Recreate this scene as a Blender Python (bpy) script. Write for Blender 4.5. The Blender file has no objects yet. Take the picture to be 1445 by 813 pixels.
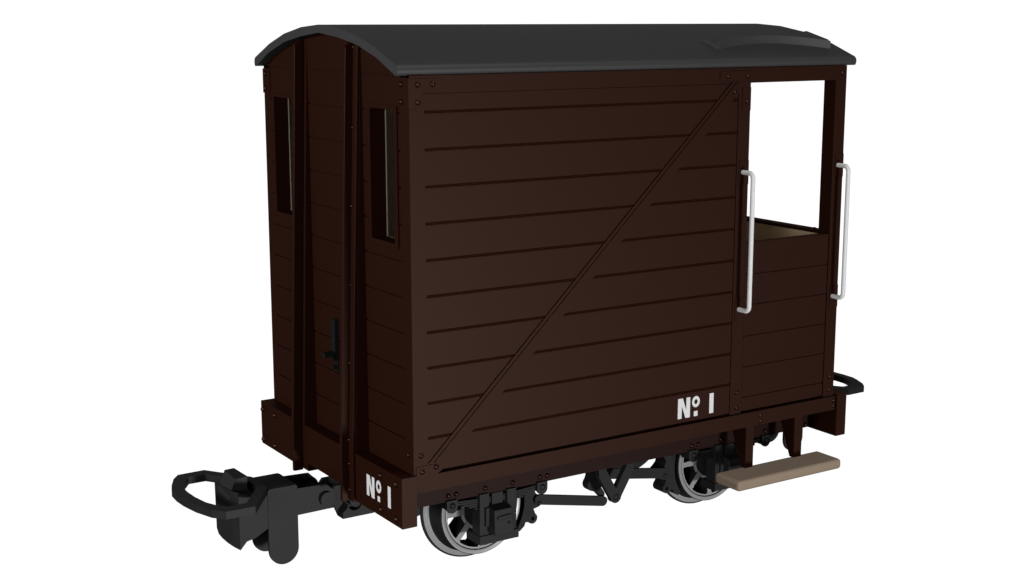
import bpy, math
from mathutils import Vector, Matrix

# ------------------------------------------------------------------ camera, world, lamps, exposure
sc = bpy.context.scene
col = sc.collection
W, L = 1.6, 2.676                       # body width and length in metres
YAW, PITCH = 0.5710034, 0.1870883

cam_data = bpy.data.cameras.new('camera')
cam = bpy.data.objects.new('camera', cam_data)
col.objects.link(cam)
cam.location = (-3.01224, -5.52575, 2.06917)
cam.rotation_euler = (math.pi / 2 - PITCH, 0, -YAW)
cam_data.sensor_width = 36
cam_data.lens = 50
cam_data.clip_start = 0.05
cam_data.clip_end = 500
sc.camera = cam

# white background behind the model; world dimmed elsewhere to shape light and reflections
world = bpy.data.worlds.new('World')
sc.world = world
world.use_nodes = True
wn = world.node_tree
for n in list(wn.nodes):
    wn.nodes.remove(n)
wo = wn.nodes.new('ShaderNodeOutputWorld')
wb = wn.nodes.new('ShaderNodeBackground')
wt = wn.nodes.new('ShaderNodeTexCoord')
wd = wn.nodes.new('ShaderNodeVectorMath'); wd.operation = 'DOT_PRODUCT'
wm = wn.nodes.new('ShaderNodeMapRange'); wm.interpolation_type = 'SMOOTHSTEP'
wd.inputs[1].default_value = (math.sin(YAW) * math.cos(PITCH), math.cos(YAW) * math.cos(PITCH), -math.sin(PITCH))
wm.inputs['From Min'].default_value = math.cos(math.radians(50))
wm.inputs['From Max'].default_value = math.cos(math.radians(36))
wm.inputs['To Min'].default_value = 0.095
wm.inputs['To Max'].default_value = 1.0
wn.links.new(wt.outputs['Generated'], wd.inputs[0])
wn.links.new(wd.outputs['Value'], wm.inputs['Value'])
wn.links.new(wm.outputs['Result'], wb.inputs['Color'])
wb.inputs['Strength'].default_value = 1.04
wn.links.new(wb.outputs[0], wo.inputs['Surface'])


def softbox(name, target, direction, dist, size, irradiance):
    d = Vector(direction).normalized()
    ld = bpy.data.lights.new(name, 'AREA')
    ld.shape = 'DISK'
    ld.size = size
    ld.energy = irradiance * math.pi * dist * dist
    ob = bpy.data.objects.new(name, ld)
    col.objects.link(ob)
    ob.location = Vector(target) + d * dist
    ob.rotation_euler = (-d).to_track_quat('-Z', 'Y').to_euler()
    return ob


softbox('key_lamp', (1.3, 0, .6), (.105, -1, -.27), 14, 2.2, 1.9)
softbox('end_lamp', (0, .8, .9), (-.95, .10, .22), 14, 2.6, 1.45)
softbox('fill_lamp', (1.3, .4, .8), (-.85, -.54, .12), 14, 4.5, 1.15)
softbox('top_fill', (1.3, .8, 1), (.12, -.35, 1), 14, 3.0, .9)  # added overhead fill that brightens the step tops

sc.view_settings.view_transform = 'Standard'
sc.view_settings.look = 'None'
sc.view_settings.exposure = 0
sc.view_settings.gamma = 1


# ------------------------------------------------------------------ materials
def material(name, color, rough=.55, gloss=.02, tint=(1, 1, 1), var=.05, scale=14):
    """painted model surface: a matt body under a weak even sheen"""
    m = bpy.data.materials.new(name)
    m.use_nodes = True
    nt = m.node_tree
    nt.nodes.clear()
    out = nt.nodes.new('ShaderNodeOutputMaterial')
    mix = nt.nodes.new('ShaderNodeMixShader')
    di = nt.nodes.new('ShaderNodeBsdfDiffuse')
    gl = nt.nodes.new('ShaderNodeBsdfGlossy')
    gl.inputs['Roughness'].default_value = rough
    gl.inputs['Color'].default_value = (*tint, 1)
    mix.inputs['Fac'].default_value = gloss
    tc = nt.nodes.new('ShaderNodeTexCoord')
    nz = nt.nodes.new('ShaderNodeTexNoise')
    nz.inputs['Scale'].default_value = scale
    nz.inputs['Detail'].default_value = 3
    nt.links.new(tc.outputs['Object'], nz.inputs['Vector'])
    mr = nt.nodes.new('ShaderNodeMapRange')
    mr.inputs['To Min'].default_value = 1 - var
    mr.inputs['To Max'].default_value = 1 + var
    nt.links.new(nz.outputs['Fac'], mr.inputs['Value'])
    mx = nt.nodes.new('ShaderNodeVectorMath'); mx.operation = 'SCALE'
    mx.inputs[0].default_value = color
    nt.links.new(mr.outputs['Result'], mx.inputs['Scale'])
    nt.links.new(mx.outputs['Vector'], di.inputs['Color'])
    nt.links.new(di.outputs[0], mix.inputs[1])
    nt.links.new(gl.outputs[0], mix.inputs[2])
    nt.links.new(mix.outputs[0], out.inputs['Surface'])
    return m


SHEEN = (1, .695, .585)
BROWN = material('brown_paint', (.0128, .0019, .0003), .54, .0195, SHEEN)
RIVET = material('rivet_paint', (.0125, .0022, .0005), .30, .030, SHEEN)
FRAME = material('underframe_paint', (.0100, .0026, .0018), .55, .014, (1, .78, .74))
ROOF = material('roof_grey', (.033, .033, .033), .52, .030)
BLACK = material('black_plastic', (.0125, .0125, .0125), .55, .0175)
SILVER = material('silver_metal', (.29, .29, .29), .35, .10)
CATCH_SHADED = material('catch_black_shaded', (.0085, .0088, .009), .5, .010)  # the common black painted darker, so the catch looks less lit
INNER_LIT = material('cream_lining_lit', (.80, .70, .58), .7, .0)  # lighter copy of the cream lining, brightening the dim cabin by colour
WHITE = material('white_paint', (.72, .72, .72), .5, .02)
LETTER = material('letter_white', (.70, .70, .70), .6, .01)
BOARD = material('veranda_boards', (.52, .40, .27), .7, .01)
TAN = material('tan_wood', (.27, .205, .15), .7, .01)
CREAM = material('cream_lining', (.36, .31, .23), .7, .01)
HOLE_SHADE = material('hole_shade', (.003, .003, .003), .8, .0)  # near-black colour painting the shade of holes on flat discs and a ring


# ------------------------------------------------------------------ mesh builder
class MB:
    def __init__(self, mirror=False):
        self.v, self.f, self.m, self.mirror = [], [], [], mirror

    def add(self, verts, faces, mi=0):
        o = len(self.v)
        if self.mirror:
            self.v += [(x, W - y, z) for x, y, z in verts]
            self.f += [tuple(o + i for i in reversed(f)) for f in faces]
        else:
            self.v += [tuple(p) for p in verts]
            self.f += [tuple(o + i for i in f) for f in faces]
        self.m += (mi if isinstance(mi, list) else [mi] * len(faces))

    def box(self, x0, x1, y0, y1, z0, z1, mi=0):
        v = [(x0, y0, z0), (x1, y0, z0), (x1, y1, z0), (x0, y1, z0), (x0, y0, z1), (x1, y0, z1), (x1, y1, z1), (x0, y1, z1)]
        self.add(v, [(0, 3, 2, 1), (4, 5, 6, 7), (0, 1, 5, 4), (1, 2, 6, 5), (2, 3, 7, 6), (3, 0, 4, 7)], mi)

    def prism(self, pts, axis, a, b, mi=0, hole=None):
        """extrude a polygon from a to b; pts are (x,z) for axis y, (y,z) for axis x, (x,y) for axis z"""
        def P(p, t):
            return {'y': (p[0], t, p[1]), 'x': (t, p[0], p[1]), 'z': (p[0], p[1], t)}[axis]
        s = sum(pts[i][0] * pts[(i + 1) % len(pts)][1] - pts[(i + 1) % len(pts)][0] * pts[i][1] for i in range(len(pts)))
        ccw = s > 0
        if axis == 'y':
            ccw = not ccw
        if not ccw:
            pts = list(reversed(pts))
        n = len(pts)
        v = [P(p, a) for p in pts] + [P(p, b) for p in pts]
        fs = [tuple(reversed(range(n))), tuple(range(n, 2 * n))]
        for i in range(n):
            j = (i + 1) % n
            fs.append((i, j, n + j, n + i))
        self.add(v, fs, mi)

    def ring(self, outer, inner, axis, a, b, mi=0):
        """extruded band between two loops with the same count"""
        n = len(outer)
        def P(p, t):
            return {'y': (p[0], t, p[1]), 'x': (t, p[0], p[1]), 'z': (p[0], p[1], t)}[axis]
        v = [P(p, a) for p in outer] + [P(p, a) for p in inner] + [P(p, b) for p in outer] + [P(p, b) for p in inner]
        fs = []
        for i in range(n):
            j = (i + 1) % n
            fs += [(i, j, n + j, n + i), (2 * n + i, 3 * n + i, 3 * n + j, 2 * n + j),
                   (i, 2 * n + i, 2 * n + j, j), (n + i, n + j, 3 * n + j, 3 * n + i)]
        self.add(v, fs, mi)

    def cyl(self, c, axis, r, a, b, n=24, mi=0, r2=None):
        r2 = r if r2 is None else r2
        v = []
        for t, rr in ((a, r), (b, r2)):
            for i in range(n):
                th = 2 * math.pi * i / n
                p = (c[0] + rr * math.cos(th), c[1] + rr * math.sin(th))
                v.append({'y': (p[0], t, p[1]), 'x': (t, p[0], p[1]), 'z': (p[0], p[1], t)}[axis])
        fs = [tuple(range(n)), tuple(reversed(range(n, 2 * n)))]
        for i in range(n):
            j = (i + 1) % n
            fs.append((i, n + i, n + j, j))
        self.add(v, fs, mi)

    def dome(self, c, normal, r, h):
        nrm = Vector(normal)
        q = nrm.to_track_quat('Z', 'Y')
        seg, rows = 12, 3
        v, fs = [], []
        for k in range(rows):
            a = k / rows * math.pi / 2
            for i in range(seg):
                t = 2 * math.pi * i / seg
                v.append(tuple(Vector(c) + q @ Vector((r * math.cos(a) * math.cos(t), r * math.cos(a) * math.sin(t), h * math.sin(a)))))
        v.append(tuple(Vector(c) + nrm * h))
        for k in range(rows - 1):
            for i in range(seg):
                j = (i + 1) % seg
                fs.append((k * seg + i, k * seg + j, (k + 1) * seg + j, (k + 1) * seg + i))
        for i in range(seg):
            fs.append(((rows - 1) * seg + i, (rows - 1) * seg + (i + 1) % seg, len(v) - 1))
        fs.append(tuple(reversed(range(seg))))
        self.add(v, fs)

    def lathe_y(self, cx, cz, prof, n=64, mats=None):
        """profile of (r, y) turned about the y axis through (cx, cz)"""
        v, fs, ms = [], [], []
        for r, y in prof:
            for i in range(n):
                t = 2 * math.pi * i / n
                v.append((cx + r * math.cos(t), y, cz + r * math.sin(t)))
        for k in range(len(prof) - 1):
            for i in range(n):
                j = (i + 1) % n
                fs.append((k * n + i, k * n + j, (k + 1) * n + j, (k + 1) * n + i))
                ms.append(mats[k] if mats else 0)
        self.add(v, fs, ms)

    def tube(self, pts, r, n=14):
        pts = [Vector(p) for p in pts]
        v, fs = [], []
        up = Vector((1, 0, 0))
        for k, p in enumerate(pts):
            d = (pts[min(k + 1, len(pts) - 1)] - pts[max(k - 1, 0)]).normalized()
            a = up.normalized()
            b = d.cross(a).normalized()
            for i in range(n):
                t = 2 * math.pi * i / n
                v.append(tuple(p + a * (r * math.cos(t)) + b * (r * math.sin(t))))
        for k in range(len(pts) - 1):
            for i in range(n):
                j = (i + 1) % n
                fs.append((k * n + i, k * n + j, (k + 1) * n + j, (k + 1) * n + i))
        fs.append(tuple(reversed(range(n))))
        fs.append(tuple((len(pts) - 1) * n + i for i in range(n)))
        self.add(v, fs)

    def build(self, name, mats, parent, smooth=None, bevel=0, segs=2):
        me = bpy.data.meshes.new(name)
        me.from_pydata(self.v, [], self.f)
        for m in (mats if isinstance(mats, (list, tuple)) else [mats]):
            me.materials.append(m)
        me.polygons.foreach_set('material_index', self.m)
        if smooth:
            me.polygons.foreach_set('use_smooth', [True] * len(me.polygons))
            me.set_sharp_from_angle(angle=math.radians(smooth))
        me.update()
        ob = bpy.data.objects.new(name, me)
        col.objects.link(ob)
        if parent is not None:
            ob.parent = parent
        if bevel:
            bv = ob.modifiers.new('bevel', 'BEVEL')
            bv.width = bevel; bv.segments = segs; bv.limit_method = 'ANGLE'
        return ob


def copy_tree(o, parent):
    c = o.copy(); col.objects.link(c); c.parent = parent
    for ch in list(o.children):
        copy_tree(ch, c)
    return c


def turned(o, parent, dx=0, dz=0):
    """copy of a part (and its sub-parts) turned half round about the middle of the van"""
    c = copy_tree(o, parent)
    c.location = (L - o.location.x + dx, W - o.location.y, o.location.z + dz)
    c.rotation_euler = (0, 0, math.pi)
    return c


def arc(cx, cz, r, a0, a1, n):
    return [(cx + r * math.cos(math.radians(a0 + (a1 - a0) * i / n)), cz + r * math.sin(math.radians(a0 + (a1 - a0) * i / n))) for i in range(n + 1)]


RIV = None
def rivet(parent, pos, normal, r=.0138, h=.0125, mat=None):
    mb = MB(); mb.dome(pos, normal, r, h)
    return mb.build('rivet', mat or RIVET, parent, smooth=60)


van = bpy.data.objects.new('brake_van', None)
col.objects.link(van)
van['label'] = 'dark brown planked railway brake van with grey arched roof, open veranda and white handrails'
van['category'] = 'brake van'

# ------------------------------------------------------------------ body geometry constants
PITCHZ = .1663
TOPS = [1.670 - PITCHZ * k for k in range(10)]        # top edge of each plank below a groove
GH = .0160                                            # groove height
GR = [(t - GH, t) for t in TOPS]
ZTOP = 1.824


def lx(z):  # left edge of diagonal strap
    return .076 + (z - .05) * 1.048


def bx(z):  # right edge of the diagonal timber behind the strap
    return .32 + (z - .167) * 1.04


SG, SW = .0078, .0240                                  # incised line, strap width


def side_wall(mirror):
    m = MB(mirror)
    GD = .0075
    # slab behind the planks
    m.box(.004, 1.992, GD, .05, .008, ZTOP)
    # front layer
    m.box(.0015, .010, .0, .05, -.003, ZTOP)
    edges = [.008] + sorted(sum([[a, b] for a, b in GR], [])) + [ZTOP]
    rows = []
    for i in range(len(edges) - 1):
        rows.append((edges[i], edges[i + 1], i % 2 == 1))
    Z0, Z1 = .046, 1.756
    for z0, z1, groove in rows:
        cuts = [z0] + [c for c in (Z0, 1.7435, 1.7455, Z1) if z0 < c < z1] + [z1]
        for a, b in zip(cuts[:-1], cuts[1:]):
            if abs(a - 1.7435) < 1e-6:
                continue
            diag = a >= Z0 - 1e-6 and b <= Z1 + 1e-6
            xr = 1.908
            if not diag:
                m.prism([(.010, a), (xr, a), (xr, b), (.010, b)], 'y', 0, GD + .001)
                continue
            if groove:
                if lx(a) > .079:
                    m.prism([(.010, a), (.077, a), (.077, b), (.010, b)], 'y', 0, GD + .001)
                l = [(lx(a) + SG + SW + SG, a), (min(bx(a), xr), a), (min(bx(b), xr), b), (lx(b) + 2 * SG + SW, b)]
                m.prism(l, 'y', 0, GD + .001)
            else:
                m.prism([(.010, a), (lx(a), a), (lx(b), b), (.010, b)], 'y', 0, GD + .001)
                if lx(a) + 2 * SG + SW < xr - .003:
                    xa, xb_ = lx(a) + 2 * SG + SW, min(lx(b) + 2 * SG + SW, xr)
                    m.prism([(xa, a), (xr, a), (xr, b), (xb_, b)] if xb_ < xr else [(xa, a), (xr, a), (xr, b)], 'y', 0, GD + .001)
    # sloping flanks of every groove
    for z0, z1 in GR:
        zm = (z0 + z1) / 2
        m.prism([(.0004, z0), (GD + .0005, z0), (GD + .0005, zm)], 'x', .060, 1.909)
        m.prism([(.0004, z1), (GD + .0005, z1), (GD + .0005, zm)], 'x', .060, 1.909)
    # right hand post with a fine gap
    m.box(1.908, 1.913, .0, GD + .001, 1.694, ZTOP)
    m.box(1.913, 1.993, .0, .05, -.003, ZTOP)
    return m


def brace_strap(mirror):
    m = MB(mirror)
    Z0, Z1 = .046, 1.756
    m.prism([(lx(Z0) + SG, Z0), (lx(Z0) + SG + SW, Z0), (lx(Z1) + SG + SW, Z1), (lx(Z1) + SG, Z1)], 'y', -.0015, .0085)
    return m


def corner_plates(mirror, parent):
    t = -.0045
    m = MB(mirror)
    m.prism([(-.0045, 1.684), (.064, 1.684), (.064, 1.760), (.16, 1.760), (.16, 1.811), (-.0045, 1.811)], 'y', t, .002)
    m.box(t + .0002, .002, -.0044, .085, 1.6845, 1.8105)                # wraps round to the end
    m.build('corner_plate', BROWN, parent)
    for pts in ([(1.782, 1.762), (1.992, 1.762), (1.992, 1.809), (1.782, 1.809)],
                [(1.935, 1.608), (1.992, 1.608), (1.992, 1.725), (1.935, 1.725)],
                [(.012, -.0105), (.118, -.0105), (.15, .006), (.128, .022), (.092, .039), (.012, .037)]):
        m = MB(mirror)
        m.prism(pts, 'y', t, .009 if pts[0][1] < 0 else .002)
        m.build('corner_plate', BROWN, parent)


def letters(T, s, parent):
    """the painted number; T maps (u, v, depth) to a point, u to the right and v up, at the side wall's size"""
    m = MB()
    def poly(pts):
        nonlocal m
        n = len(pts)
        v = [T(u, w, 0) for u, w in pts] + [T(u, w, 1) for u, w in pts]
        fs = [tuple(range(n)), tuple(reversed(range(n, 2 * n)))] + [(i, n + i, n + (i + 1) % n, (i + 1) % n) for i in range(n)]
        m.add(v, fs)
    H = s['H']; nw = s['nw']; st = s['st']
    # N as three strokes without overlap
    poly([(0, 0), (st, 0), (st, H * .62), (st, H), (0, H)])
    poly([(nw - st, 0), (nw, 0), (nw, H), (nw - st, H), (nw - st, H * .38)])
    poly([(st, H * .62), (nw - st - .004, 0), (nw - st, 0), (nw - st, H * .38), (st + .006, H), (st, H)])
    # raised o
    n = 28
    oc, rz, rx = (s['ox'], H - s['rz']), s['rz'], s['rx']
    for i in range(n):
        a, b = 2 * math.pi * i / n, 2 * math.pi * (i + 1) / n
        k = .44
        poly([(oc[0] + rx * math.cos(a), oc[1] + rz * math.sin(a)), (oc[0] + rx * math.cos(b), oc[1] + rz * math.sin(b)),
              (oc[0] + rx * k * math.cos(b), oc[1] + rz * k * math.sin(b)), (oc[0] + rx * k * math.cos(a), oc[1] + rz * k * math.sin(a))])
    d = s['dot']
    poly([(oc[0] - d / 2, 0), (oc[0] + d / 2, 0), (oc[0] + d / 2, d * 1.1), (oc[0] - d / 2, d * 1.1)])
    m.build('painted_lettering', LETTER, parent)
    m = MB()
    o = s['one']
    poly([(o, 0), (o + st * 1.1, 0), (o + st * 1.1, H), (o, H)])
    m.build('painted_digit', LETTER, parent)


# ------------------------------------------------------------------ sides
wall = side_wall(False).build('side_wall', BROWN, van)
brace_strap(False).build('brace_strap', BROWN, wall)
corner_plates(False, wall)
for p in [(.042, 1.785), (.118, 1.785), (.041, 1.708), (1.832, 1.785), (1.964, 1.785), (1.965, 1.656)]:
    rivet(wall, (p[0], -.0035, p[1]), (0, -1, 0))
for p in [(1.882, 1.704), (.038, .09), (1.956, .116), (1.956, .031)]:
    rivet(wall, (p[0], 0, p[1]), (0, -1, 0))
for p in [(.042, .012), (.116, .024)]:
    rivet(wall, (p[0], -.0035, p[1]), (0, -1, 0))
letters(lambda u, v, d: (1.558 + u, -.0012 + d * .0022, .028 + v),
             dict(H=.108, nw=.081, st=.0255, ox=.120, rx=.026, rz=.030, dot=.025, one=.212), wall)
wall_f = side_wall(True).build('side_wall', BROWN, van)
brace_strap(True).build('brace_strap', BROWN, wall_f)
corner_plates(True, wall_f)


def lining(mirror):
    m = MB(mirror)
    m.box(.087, 1.935, .0502, .058, .02, ZTOP + .02)
    return m


for mir in (False, True):
    lining(mir).build('wall_lining', INNER_LIT, wall_f if mir else wall)


def half_door(mirror):
    m = MB(mirror)
    x0, x1, zt = 1.994, 2.590, .916
    m.box(x0, x1, .0065, .045, .008, zt)
    g = [.752, .588, .4205, .2525, .0855]
    gh = .007
    ed = [.008] + sorted(sum([[t - gh, t] for t in g], [])) + [zt]
    for i in range(0, len(ed) - 1, 2):
        m.box(x0, x1, 0, .0075, ed[i], ed[i + 1])
    return m


def door_post(mirror):
    m = MB(mirror)
    m.box(2.597, L, .0, .085, -.003, ZTOP)
    return m


def lintel(mirror):
    m = MB(mirror)
    m.box(1.9935, 2.5965, .0, .06, 1.747, ZTOP)
    return m


for mir in (False, True):
    d = half_door(mir).build('half_door', BROWN, van)
    mm = MB(mir); mm.box(1.994, 2.59, .0455, .052, .02, .905); mm.build('door_lining', BOARD, d)
    p = door_post(mir).build('corner_post', BROWN, van)
    lintel(mir).build('lintel', BROWN, van)
    if not mir:
        for q in [(2.64, 1.785), (2.641, .109), (2.641, .032)]:
            rivet(p, (q[0], 0, q[1]), (0, -1, 0))

# veranda end: half wall with boarded inside, lintel above, cabin bulkhead
m = MB()
m.box(2.622, L - .002, .0855, W - .0855, .008, .906)
vend = m.build('veranda_end_wall', BROWN, van)
m = MB(); m.box(2.609, 2.6215, .0855, W - .0855, .02, .905); m.build('wall_lining', BOARD, vend)
m = MB(); m.box(2.604, L - .001, .0855, W - .0855, .9065, .9215); m.build('top_rail', BROWN, vend)
rivet(vend, (2.63, .150, .9215), (0, 0, 1), .014, .012)
m = MB(); m.box(2.61, L - .002, .0855, W - .0855, 1.757, 1.85); m.build('end_lintel', BROWN, vend)
m = MB(); m.box(1.94, 1.985, .0585, W - .0585, .02, 1.86); bulk = m.build('cabin_bulkhead', BROWN, van)
m = MB(); m.box(1.985, 1.991, .0605, W - .0605, .02, 1.80); m.build('wall_lining', BOARD, bulk)
m = MB(); m.box(1.9335, 1.9398, .0605, W - .0605, .02, 1.80); m.build('wall_lining', INNER_LIT, bulk)
m = MB(); m.box(.012, 2.66, .028, W - .028, -.0105, .0075); m.build('floor', BROWN, van)

# ------------------------------------------------------------------ roof
HALF = [(0, 2.042), (.195, 2.0295), (.402, 1.996), (.592, 1.943), (.755, 1.8805), (.779, 1.8715), (.789, 1.864), (.7945, 1.853), (.7945, 1.840), (.790, 1.829), (.785, 1.824)]
UND = [(0, 2.004), (.205, 1.985), (.405, 1.954), (.60, 1.899), (.74, 1.8405), (.768, 1.828)]


def smooth_half(h):
    """insert midpoints on the near side's flat facets so that the slope reads as one curve"""
    return h


prof = [(.8 - a, z) for a, z in reversed(HALF)] + [(.8 + a, z) for a, z in HALF[1:]]
und = [(.8 + a, z) for a, z in reversed(UND)] + [(.8 - a, z) for a, z in UND[1:]]
m = MB()
ring_pts = prof + und
m.prism(ring_pts, 'x', -.053, 2.750)
roof = m.build('roof', ROOF, van, smooth=35)


def roof_z(y):
    d = abs(y - .8)
    for (a, za), (b, zb) in zip(HALF[:-1], HALF[1:]):
        if a <= d <= b:
            return za + (zb - za) * (d - a) / (b - a)
    return 1.86


m = MB()
N = 22
fr, bk = [], []
for i in range(N + 1):
    t = i / N
    x = 1.870 + (2.664 - 1.870) * t
    y = .118 + .080 * (1 - (2 * t - 1) ** 2)
    fr.append((x, y)); bk.append((x, y + .016))
for i in range(N):
    (xa, ya), (xb_, yb) = fr[i], fr[i + 1]
    (xc, yc), (xd, yd) = bk[i], bk[i + 1]
    zb_a, zb_b = roof_z(ya) - .006, roof_z(yb) - .006
    za, zb2 = roof_z(ya) + .044, roof_z(yb) + .044
    v = [(xa, ya, zb_a), (xb_, yb, zb_b), (xd, yd, zb_b), (xc, yc, zb_a), (xa, ya, za), (xb_, yb, zb2), (xd, yd, zb2), (xc, yc, za)]
    fs = [(0, 3, 2, 1), (4, 5, 6, 7), (0, 1, 5, 4), (2, 3, 7, 6)]
    if i == 0: fs.append((3, 0, 4, 7))
    if i == N - 1: fs.append((1, 2, 6, 5))
    m.add(v, fs)
for x0, x1, yb, ha, hb in ((1.870, 1.884, .25, .024, .014), (2.644, 2.664, .30, .044, .034)):
    ya = .134
    v = []
    for x in (x0, x1):
        v += [(x, ya, roof_z(ya) - .006), (x, yb, roof_z(yb) - .012), (x, yb, roof_z(yb) + hb), (x, ya, roof_z(ya) + ha)]
    m.add(v, [(0, 1, 2, 3), (7, 6, 5, 4), (0, 4, 5, 1), (1, 5, 6, 2), (2, 6, 7, 3), (3, 7, 4, 0)])
m.build('rain_strip', ROOF, roof, smooth=35)

# ------------------------------------------------------------------ end wall with two windows
WY = [(.138, .366), (W - .366, W - .138)]
WZ = (1.064, 1.669)


def under_z(y):
    d = abs(y - .8)
    for (a, za), (b, zb) in zip(UND[:-1], UND[1:]):
        if a <= d <= b:
            return za + (zb - za) * (d - a) / (b - a)
    return 1.82


def with_windows(m, x0, x1, z0, z1, y0, y1):
    """boards between z0 and z1 leaving the window openings free"""
    if z1 <= WZ[0] or z0 >= WZ[1]:
        m.box(x0, x1, y0, y1, z0, z1); return
    for a, b in ((z0, min(z1, WZ[0])), (max(z0, WZ[1]), z1)):
        if b - a > 1e-4:
            m.box(x0, x1, y0, y1, a, b)
    a, b = max(z0, WZ[0]), min(z1, WZ[1])
    ys = [y0, WY[0][0], WY[0][1], WY[1][0], WY[1][1], y1]
    for c, d in ((ys[0], ys[1]), (ys[2], ys[3]), (ys[4], ys[5])):
        m.box(x0, x1, c, d, a, b)


m = MB()
EG = .0075
GY = .0084
egr = [(t - GY, t) for t in [TOPS[0] + PITCHZ - .012] + [q - .010 for q in TOPS]]
Y0, Y1 = .0505, W - .0505
with_windows(m, EG, .072, .0, 1.815, Y0, Y1)
ed = [.0] + sorted(sum([[a, b] for a, b in egr], [])) + [1.8152]
for i in range(len(ed) - 1):
    if i % 2 == 0 or True:
        if i % 2 == 0:
            with_windows(m, 0, EG + .001, ed[i], ed[i + 1], .0010, W - .0010)
        else:
            for c, d in ((.0010, .078), (W - .078, W - .0010)):
                m.box(0, EG + .001, c, d, ed[i], ed[i + 1])
ys = [.8 + (k - 14) / 14 * .79 for k in range(29)]
top = [(y, under_z(y) + .012) for y in ys if under_z(y) + .012 > 1.826]
m.prism([(top[0][0], 1.8231), (top[-1][0], 1.8231)] + list(reversed(top)), 'x', 0, .072)
m.prism([(top[0][0] + .02, 1.8153), (top[-1][0] - .02, 1.8153), (top[-1][0] - .02, 1.8231), (top[0][0] + .02, 1.8231)], 'x', EG, .072)
for c, d in ((.0010, .078), (W - .078, W - .0010)):
    m.box(0, EG, c, d, 1.8153, 1.824)
endw = m.build('end_wall', BROWN, van)
m = MB(); with_windows(m, .0725, .0785, .02, 1.86, .0585, W - .0585); m.build('wall_lining', CREAM, endw)
for a, b in WY:
    m = MB()
    fa, fb, za, zb = a - .033, b + .018, 1.044, 1.686
    t = -.007
    m.box(t, .001, fa, a, za, zb); m.box(t, .001, b, fb, za, zb)
    m.box(t, .001, a, b, za, WZ[0]); m.box(t, .001, a, b, WZ[1], zb)
    m.build('window_frame', BROWN, endw)
for y in (.058, W - .03):
    for z in (1.785, 1.708):
        rivet(endw, (-.0045, y, z), (-1, 0, 0))
rivet(endw, (0, .045, .087), (-1, 0, 0), .0105, .010)
rivet(endw, (0, 1.554, .085), (-1, 0, 0), .0105, .010)

# end posts raking outwards to the headstock, with angle irons running down over it
def px(z):
    return -.0708 + .0348 * z


for mir in (False, True):
    m = MB(mir)
    zt = 1.955
    m.prism([(-.0705, .0005), (-.0005, .0005), (-.0005, zt + .02), (px(zt + .02) , zt + .02)], 'y', .456, .552)
    post = m.build('end_post', BROWN, van, bevel=.004)
    m = MB(mir)
    for z0, z1 in ((-.247, 0.0), (.0001, zt)):
        x0, x1 = px(max(z0, 0)), px(max(z1, 0))
        m.prism([(x0 - .0140, z0), (x0 - .0012, z0), (x1 - .0012, z1), (x1 - .0140, z1)], 'y', .458, .528)
        if z0 < 0:
            m.prism([(x0 - .0520, z0 - .003), (x0 - .0015, z0 - .003), (x1 - .0015, z1), (x1 - .0520, z1)], 'y', .5045, .5285)
        else:
            m.prism([(x0 - .0520, z0), (x0 - .0015, z0), (x1 - .0015, zt + .018), (x1 - .018, zt + .016), (px(zt - .015) - .052, zt - .015)], 'y', .5045, .5285)
    iron = m.build('angle_iron', BROWN, post, bevel=.0025)
    if not mir:
        for z in (1.94, 1.571, 1.20, .823, .443, .06, -.06, -.192):
            rivet(iron, (px(max(z, 0)) - .014, .495, z), (-1, 0, 0), .0095, .009)

# door catch between the posts
m = MB()
m.box(-.007, -.0004, .764, .798, .332, .432)
m.prism([(-.022, .425), (-.0004, .425), (-.0004, .600), (-.012, .602), (-.022, .594)], 'y', .759, .802)
catch = m.build('door_catch', CATCH_SHADED, van)
m = MB(); m.box(-.078, -.0222, .762, .797, .413, .436); m.build('latch_bar', CATCH_SHADED, catch)
for z in (.398, .356):
    m = MB(); m.cyl((.782, z), 'x', .011, -.027, -.0072, 12); m.build('bolt', CATCH_SHADED, catch, smooth=40)

# ------------------------------------------------------------------ headstocks, sills, solebars
def headstock(x0, x1):
    m = MB()
    a, b = -.0162, W + .0162
    m.prism([(a, 0), (a, -.2418), (.592, -.2418), (.592, -.201), (1.008, -.201), (1.008, -.2418), (b, -.2418), (b, 0)], 'x', x0, x1)
    return m


hs = headstock(-.0718, .006).build('headstock', BROWN, van)
for y, z in [(.193, -.039), (.041, -.040), (.194, -.207), (.042, -.209), (1.589, -.044), (1.432, -.043), (1.59, -.214), (1.434, -.214)]:
    rivet(hs, (-.0718, y, z), (-1, 0, 0), .017, .014)
letters(lambda u, v, d: (-.0730 + d * .0022, .338 - u, -.1742 + v),
             dict(H=.1045, nw=.080, st=.0255, ox=.1235, rx=.026, rz=.031, dot=.024, one=.216), hs)
hs2 = headstock(2.694, 2.7665).build('headstock', BROWN, van)
for mir in (False, True):
    m = MB(mir)
    m.box(.0065, 2.6935, .0, .2035, -.0905, -.0110)
    s = m.build('sill_beam', BROWN, van)
    if not mir:
        for x, z in [(2.1315, -.0355), (2.132, -.0665), (2.6815, -.0355), (2.6815, -.0665)]:
            rivet(s, (x, 0, z), (0, -1, 0), .0125, .010)
    m = MB(mir)
    m.box(.0065, 2.6935, .204, .262, -.2415, -.0115)
    s = m.build('sole_bar', FRAME, van)
    if not mir:
        for x in (.298, .344, .509, .67, .835, .88, 1.826, 1.873, 2.037, 2.36, 2.406, 2.672):
            rivet(s, (x, .204, -.2105 if x < 2.6 else -.224), (0, -1, 0), .0135, .012)

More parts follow.
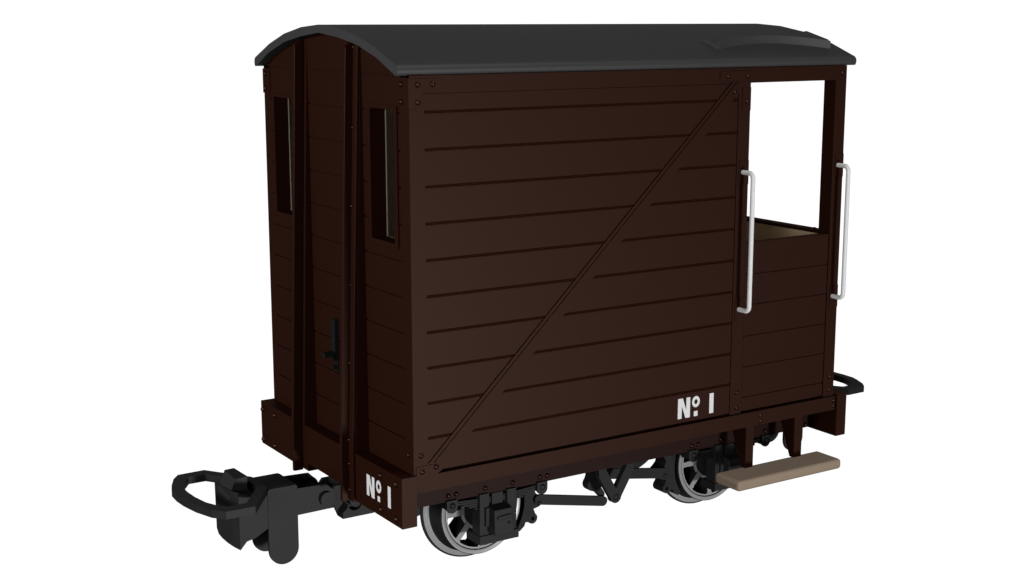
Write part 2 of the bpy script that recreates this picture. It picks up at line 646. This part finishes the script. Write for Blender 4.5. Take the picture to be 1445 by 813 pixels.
# ------------------------------------------------------------------ wheels
XC, ZC = .579, -.377
def wheel():
    m = MB()
    n = 64
    # rim ring, hub and eight spokes; slot 0 bright face, slot 1 dark sides
    m.lathe_y(XC, ZC, [(.199, .478), (.199, .354), (.208, .354), (.211, .360)], n, [1, 0, 1])
    m.lathe_y(XC, ZC, [(.0, .352), (.055, .352), (.062, .356), (.096, .366), (.110, .372), (.112, .48), (.0, .48)], 40, [1, 1, 1, 0, 1, 1])  # hub face painted black in place of shade, silver left as a ring
    for k in range(8):
        a = math.radians(45 * k)
        ca, sa = math.cos(a), math.sin(a)
        def P(r, w, y):
            return (XC + r * ca - w * sa, y, ZC + r * sa + w * ca)
        stn = [(.085, .018, .366), (.19, .0135, .357), (.2015, .024, .3555)]
        v, fs, ms = [], [], []
        for r, w, y in stn:
            v += [P(r, -w, y), P(r, w, y), P(r, w, .478), P(r, -w, .478)]
        for i in range(2):
            o = 4 * i
            fs += [(o, o + 1, o + 5, o + 4), (o + 1, o + 2, o + 6, o + 5), (o + 2, o + 3, o + 7, o + 6), (o + 3, o, o + 4, o + 7)]
            ms += [0, 1, 1, 1]
        m.add(v, fs, ms)
    return m


wh = wheel().build('wheel', [SILVER, BLACK], van, smooth=35)
m = MB()
m.lathe_y(XC, ZC, [(.2105, .425), (.2105, .352), (.2135, .350), (.2335, .350), (.237, .3535), (.240, .430), (.250, .4505), (.2775, .4600), (.287, .4665), (.287, .478), (.283, .482), (.212, .482), (.2105, .425)],
          72, [1, 1, 0, 1, 1, 1, 0, 1, 1, 1, 1, 1])
m.build('tyre', [SILVER, BLACK], wh, smooth=35)
w2 = copy_tree(wh, van); w2.location.x = 2.097 - XC
turned(wh, van); turned(w2, van)
for x in (XC, 2.097):
    m = MB(); m.cyl((x, ZC), 'y', .048, .47, W - .47, 20); m.build('axle', BLACK, van, smooth=40)


# ------------------------------------------------------------------ axle box, guards and springs
def axle_set():
    xc = XC
    gl = []
    for a, b in ((-.108, -.055), (.053, .106)):
        m = MB()
        m.box(xc + a, xc + b, .190, .262, -.4495, -.236)
        if a < -.1:
            m.box(xc - .080, xc - .0555, .176, .1898, -.402, -.308)
        gl.append(m.build('axle_guard', BLACK, van))
    g = gl[0]
    m = MB(); m.box(xc - .1135, xc + .1145, .180, .300, -.4935, -.450); m.build('keep_plate', BLACK, g)
    m = MB()
    zb, zt = -.440, -.312
    v = [(xc - .060, .19, zb), (xc + .052, .19, zb), (xc + .055, .130, zb), (xc - .056, .130, zb),
         (xc - .060, .19, zt + .012), (xc + .052, .19, zt + .012), (xc + .049, .138, zt), (xc - .056, .138, zt)]
    m.add(v, [(0, 1, 2, 3), (4, 7, 6, 5), (3, 2, 6, 7), (2, 1, 5, 6), (1, 0, 4, 5), (0, 3, 7, 4)])
    m.box(xc - .052, xc + .050, .1905, .29, -.438, -.318)
    b = m.build('axle_box', BLACK, van, bevel=.003)
    m = MB()
    loop_o = arc(xc + .036, -.350, .010, -90, 90, 8) + arc(xc - .032, -.354, .010, 90, 270, 8)
    m.prism(loop_o, 'y', .127, .1365)
    m.build('lid_handle', BLACK, b, bevel=.003)
    m = MB(); m.dome((xc + .026, .132, -.385), (0, -1, 0), .008, .008); m.build('lid_bolt', BLACK, b, smooth=60)
    # leaf spring
    m = MB()
    nl = 6
    for k in range(nl):
        half = .268 - k * .036
        pts_t, pts_b = [], []
        for i in range(17):
            x = -half + 2 * half * i / 16
            z = -.262 + .18 * x * x - .0115 * k + (.012 if False else 0)
            pts_t.append((xc + x, z)); pts_b.append((xc + x, z - .0085))
        for i in range(16):
            m.prism([pts_b[i], pts_b[i + 1], pts_t[i + 1], pts_t[i]], 'y', .206 + .0006 * k, .258 - .0006 * k)
    sp = m.build('leaf_spring', BLACK, van)
    m = MB(); m.box(xc - .033, xc + .030, .196, .27, -.322, -.2425); m.build('spring_buckle', BLACK, sp)
    for s in (-1, 1):
        cx = xc + s * .264
        m = MB()
        m.prism([(cx - .031, -.235), (cx - .031, -.268)] + arc(cx, -.270, .031, 180, 360, 10) + [(cx + .031, -.235)], 'y', .190, .203)
        m.prism([(cx - .028, -.235), (cx - .028, -.268)] + arc(cx, -.268, .028, 180, 360, 10) + [(cx + .028, -.235)], 'y', .2032, .268)
        sh = m.build('spring_shackle', BLACK, sp)
        m = MB(); m.dome((cx, .190, -.2615), (0, -1, 0), .0165, .012); m.build('shackle_pin', BLACK, sh, smooth=60)
    return gl[0], gl[1], b, sp


gs = axle_set()
second = []
for o in gs:
    c = copy_tree(o, van); c.location.x = 2.097 - XC; second.append(c)
for o in list(gs) + second:
    turned(o, van)


# ------------------------------------------------------------------ brake gear
def brake_block(side):
    """side +1: right of the wheel at XC, built in place"""
    cx, cz = XC, ZC
    inner = arc(cx, cz, .262, -34, 24, 12)
    tip = [(cx + .232, cz - .166), (cx + .262, cz - .142), (cx + .268, cz - .124)]
    lob1 = arc(cx + .313, cz - .111, .029, -150, 55, 8)
    lob2 = [(cx + .318, cz - .060)] + arc(cx + .341, cz - .025, .030, -70, 70, 8)
    top = [(cx + .330, cz + .025), (cx + .322, cz + .050)] + arc(cx + .313, cz + .082, .026, -40, 110, 7) + [(cx + .255, cz + .11)]
    pts = [(p[0], p[1]) for p in tip + lob1 + lob2 + top + list(reversed(inner))]
    pts2 = pts
    m = MB()
    m.prism([(cx + side * (x - cx), z) for x, z in pts2], 'y', .352, .442)
    return m


def brake_set():
    out = []
    m = brake_block(1)
    b = m.build('brake_block', BLACK, van)
    m = MB(); m.dome((XC + .341, .335, ZC - .027), (0, -1, 0), .013, .010); m.build('brake_pin', BLACK, b, smooth=60)
    m = MB(); m.cyl((XC + .3135, ZC - .1125), 'y', .0105, .3515, .3516, 14); m.build('pin_hole_shade', HOLE_SHADE, b)
    out.append(b)
    m = MB()
    c0, c1 = (.921, -.387), (1.335, -.473)
    def bar(m, c0, c1, r, y0, y1):
        a = math.degrees(math.atan2(c1[1] - c0[1], c1[0] - c0[0]))
        m.prism(arc(c1[0], c1[1], r, a - 90, a + 90, 10) + arc(c0[0], c0[1], r, a + 90, a + 270, 10), 'y', y0, y1)
    bar(m, c0, c1, .0265, .335, .3515)
    r1 = m.build('brake_rod', BLACK, van); out.append(r1)
    m = MB()
    bar(m, (1.752, -.391), (1.29, -.313), .0285, .336, .3515)
    r2 = m.build('brake_rod', BLACK, van); out.append(r2)
    # crank between the two rods
    m = MB()
    pts = arc(1.338, -.444, .024, -60, 30, 5) + [(1.340, -.405)] + arc(1.306, -.372, .034, -20, 60, 5) + [(1.318, -.330)] + arc(1.295, -.290, .030, 0, 170, 8) + \
        [(1.268, -.330)] + arc(1.285, -.378, .036, 130, 240, 6) + [(1.312, -.425)]
    m.prism(pts, 'y', .360, .410)
    cr = m.build('brake_crank', BLACK, van); out.append(cr)
    return out


bs = brake_set()
m = brake_block(-1)
bb = m.build('brake_block', BLACK, van)
bb.location.x = 2.097 - XC
m = MB(); m.dome((XC - .341, .335, ZC - .027), (0, -1, 0), .013, .010); m.build('brake_pin', BLACK, bb, smooth=60)
m = MB(); m.cyl((XC - .3135, ZC - .1125), 'y', .0105, .3515, .3516, 14); m.build('pin_hole_shade', HOLE_SHADE, bb)
for o in bs + [bb]:
    turned(o, van)
# V shaped hanger
m = MB()
xc = 1.322
out_l = [(1.209, -.2), (1.2095, -.282), (1.291, -.417)]
bot = arc(xc, -.404, .0335, 205, 335, 10)
y0, y1 = .206, .238
left = [(1.209, -.23), (1.2095, -.283), (1.2885, -.412)] + arc(xc, -.408, .0345, 200, 270, 6) + [(xc, -.362), (1.256, -.250), (1.256, -.23)]
right = [(2 * xc - x + (.0 if True else 0), z) for x, z in left]
m.prism(left, 'y', y0, y1)
m.prism(right, 'y', y0, y1)
vh = m.build('brake_hanger', BLACK, van)
m = MB(); m.ring(arc(xc, -.409, .0165, 0, 360, 20)[:-1], arc(xc, -.409, .0125, 0, 360, 20)[:-1], 'y', .2052, .2062); m.build('hanger_pin', HOLE_SHADE, vh)
turned(vh, van)

# ------------------------------------------------------------------ footsteps
for mir in (False, True):
    m = MB(mir)
    m.box(1.848, 2.602, -.161, .032, -.378, -.320)
    st = m.build('step_board', TAN, van, smooth=30, bevel=.019, segs=5)
    for x0, x1 in ((2.036, 2.091), (2.391, 2.448)):
        m = MB(mir)
        a = [(.0005, -.0908), (.0005, -.3205), (.033, -.3205), (.128, -.0908)]
        m.prism(a, 'x', x0, x1)
        m.build('step_bracket', BROWN, st)

# ------------------------------------------------------------------ handrails
for mir in (False, True):
    for xb, xp in ((1.952, (1.9265, 1.992)), (2.634, (2.6135, 2.6755))):
        m = MB(mir)
        yo, r = -.083, .028
        pts = [(xb, .006, 1.290)]
        pts += [(xb, yo + r, 1.290)]
        for k in range(1, 8):
            a = math.pi / 2 * k / 8
            pts.append((xb, yo + r - r * math.sin(a), 1.290 - r + r * math.cos(a)))
        pts.append((xb, yo, 1.290 - r))
        z0 = .567 if xb < 2 else .583
        z0 = .567
        pts.append((xb, yo, z0 + r))
        for k in range(1, 8):
            a = math.pi / 2 * k / 8
            pts.append((xb, yo + r - r * math.cos(a), z0 + r - r * math.sin(a)))
        pts += [(xb, yo + r, z0), (xb, .006, z0)]
        m.tube(pts, .0122)
        rail = m.build('handrail', WHITE, van, smooth=50)
        for za, zb in ((1.226, 1.351), (.504, .628)):
            m = MB(mir); m.box(xp[0], xp[1], -.004, .002, za, zb); m.build('rail_plate', BROWN, rail)

# ------------------------------------------------------------------ couplings
def coupling():
    ym = .80
    ya, yb = .690, .910
    m = MB()
    t = .014
    def side_poly():
        return ([(-.435, -.197), (-.435, -.505)] + arc(-.3565, -.505, .0785, 180, 360, 18) + [(-.278, -.345), (-.125, -.343)]
                + arc(-.125, -.286, .057, -90, 60, 12) + [(-.120, -.213), (-.278, -.207), (-.278, -.197), (-.285, -.186), (-.428, -.186)])
    m.prism(side_poly(), 'y', ya, ya + t)
    m.prism(side_poly(), 'y', yb - t, yb)
    m.box(-.432, -.281, ya + t, yb - t, -.200, -.1865)
    shank = m.build('coupling', BLACK, van)
    # loop
    zt, zb = -.176, -.214
    P = lambda L_: L_
    outer = [(-.430, .706), (-.588, .472), (-.731, .477), (-.779, .534), (-.815, .645), (-.834, .760), (-.838, .845), (-.832, .93), (-.812, .985), (-.772, 1.071), (-.731, 1.124), (-.592, 1.128), (-.430, .894)]
    inner = [(-.470, .735), (-.606, .540), (-.700, .545), (-.737, .594), (-.762, .655), (-.778, .755), (-.782, .845), (-.778, .908), (-.762, .955), (-.739, 1.000), (-.698, 1.062), (-.611, 1.062), (-.470, .865)]
    m = MB(); m.ring(outer, inner, 'z', zb, zt); m.build('coupling_loop', BLACK, shank)
    # buffer block
    m = MB()
    body = [(-.585, -.175), (-.583, -.466), (-.548, -.428), (-.505, -.420), (-.436, -.382), (-.436, -.2142), (-.50, -.2142)]
    ys = [(.692, 0, 0), (.74, -.016, .006), (.80, -.024, .010), (.86, -.028, .016), (.89, -.034, .03), (.908, -.036, .055)]
    v, fs = [], []
    for y, dx, dz in ys:
        for i, (x, z) in enumerate(body):
            v.append((x + (dx if i in (0, 1, 2) else 0), y, z + (dz if i in (1, 2) else 0)))
    n = len(body)
    for k in range(len(ys) - 1):
        for i in range(n):
            j = (i + 1) % n
            fs.append((k * n + i, k * n + j, (k + 1) * n + j, (k + 1) * n + i))
    fs.append(tuple(range(n)))
    fs.append(tuple(reversed(range((len(ys) - 1) * n, len(ys) * n))))
    m.add(v, fs)
    m.build('buffer_block', BLACK, shank)
    # hook
    m = MB()
    v = [(-.621, .868, -.200), (-.611, .757, -.222), (-.513, .757, -.222), (-.480, .868, -.215),
         (-.582, .868, -.106), (-.533, .868, -.105), (-.510, .757, -.120), (-.572, .757, -.126)]
    fs = [(0, 3, 2, 1), (4, 7, 6, 5), (1, 7, 4, 0), (2, 6, 7, 1), (3, 5, 6, 2), (0, 4, 5, 3)]
    fs = [tuple(reversed(f)) for f in fs]
    m.add(v, fs)
    m.build('coupling_hook', BLACK, shank)
    m = MB(); m.cyl((-.125, -.286), 'y', .037, ya - .022, yb + .022, 28); m.build('pivot_pin', BLACK, shank, smooth=40)
    # mounting under the headstock
    m = MB()
    for y0, y1 in ((.720, .742), (.858, .880)):
        pts = [(-.105, -.30), (-.06, -.2425), (.2, -.2425), (.2, -.408), (-.04, -.408), (-.06, -.36)]
        m.prism(pts, 'y', y0, y1)
    prof_ = [(-.040, -.408), (.135, -.408), (.135, -.335), (.07, -.335)] + arc(.030, -.335, .040, 0, -180, 10) + [(-.012, -.352), (-.040, -.378)]
    m.prism(prof_, 'y', .676, .7195)
    m.prism(prof_, 'y', .8805, .924)
    m.box(-.030, .02, .745, .855, -.262, -.2022)
    m.build('coupling_mount', BLACK, shank)
    m = MB(); m.cyl((.030, -.318), 'y', .034, .664, .936, 24); m.build('mount_pin', BLACK, shank, smooth=40)
    return shank


cp = coupling()
turned(cp, van, dx=.026, dz=.013)
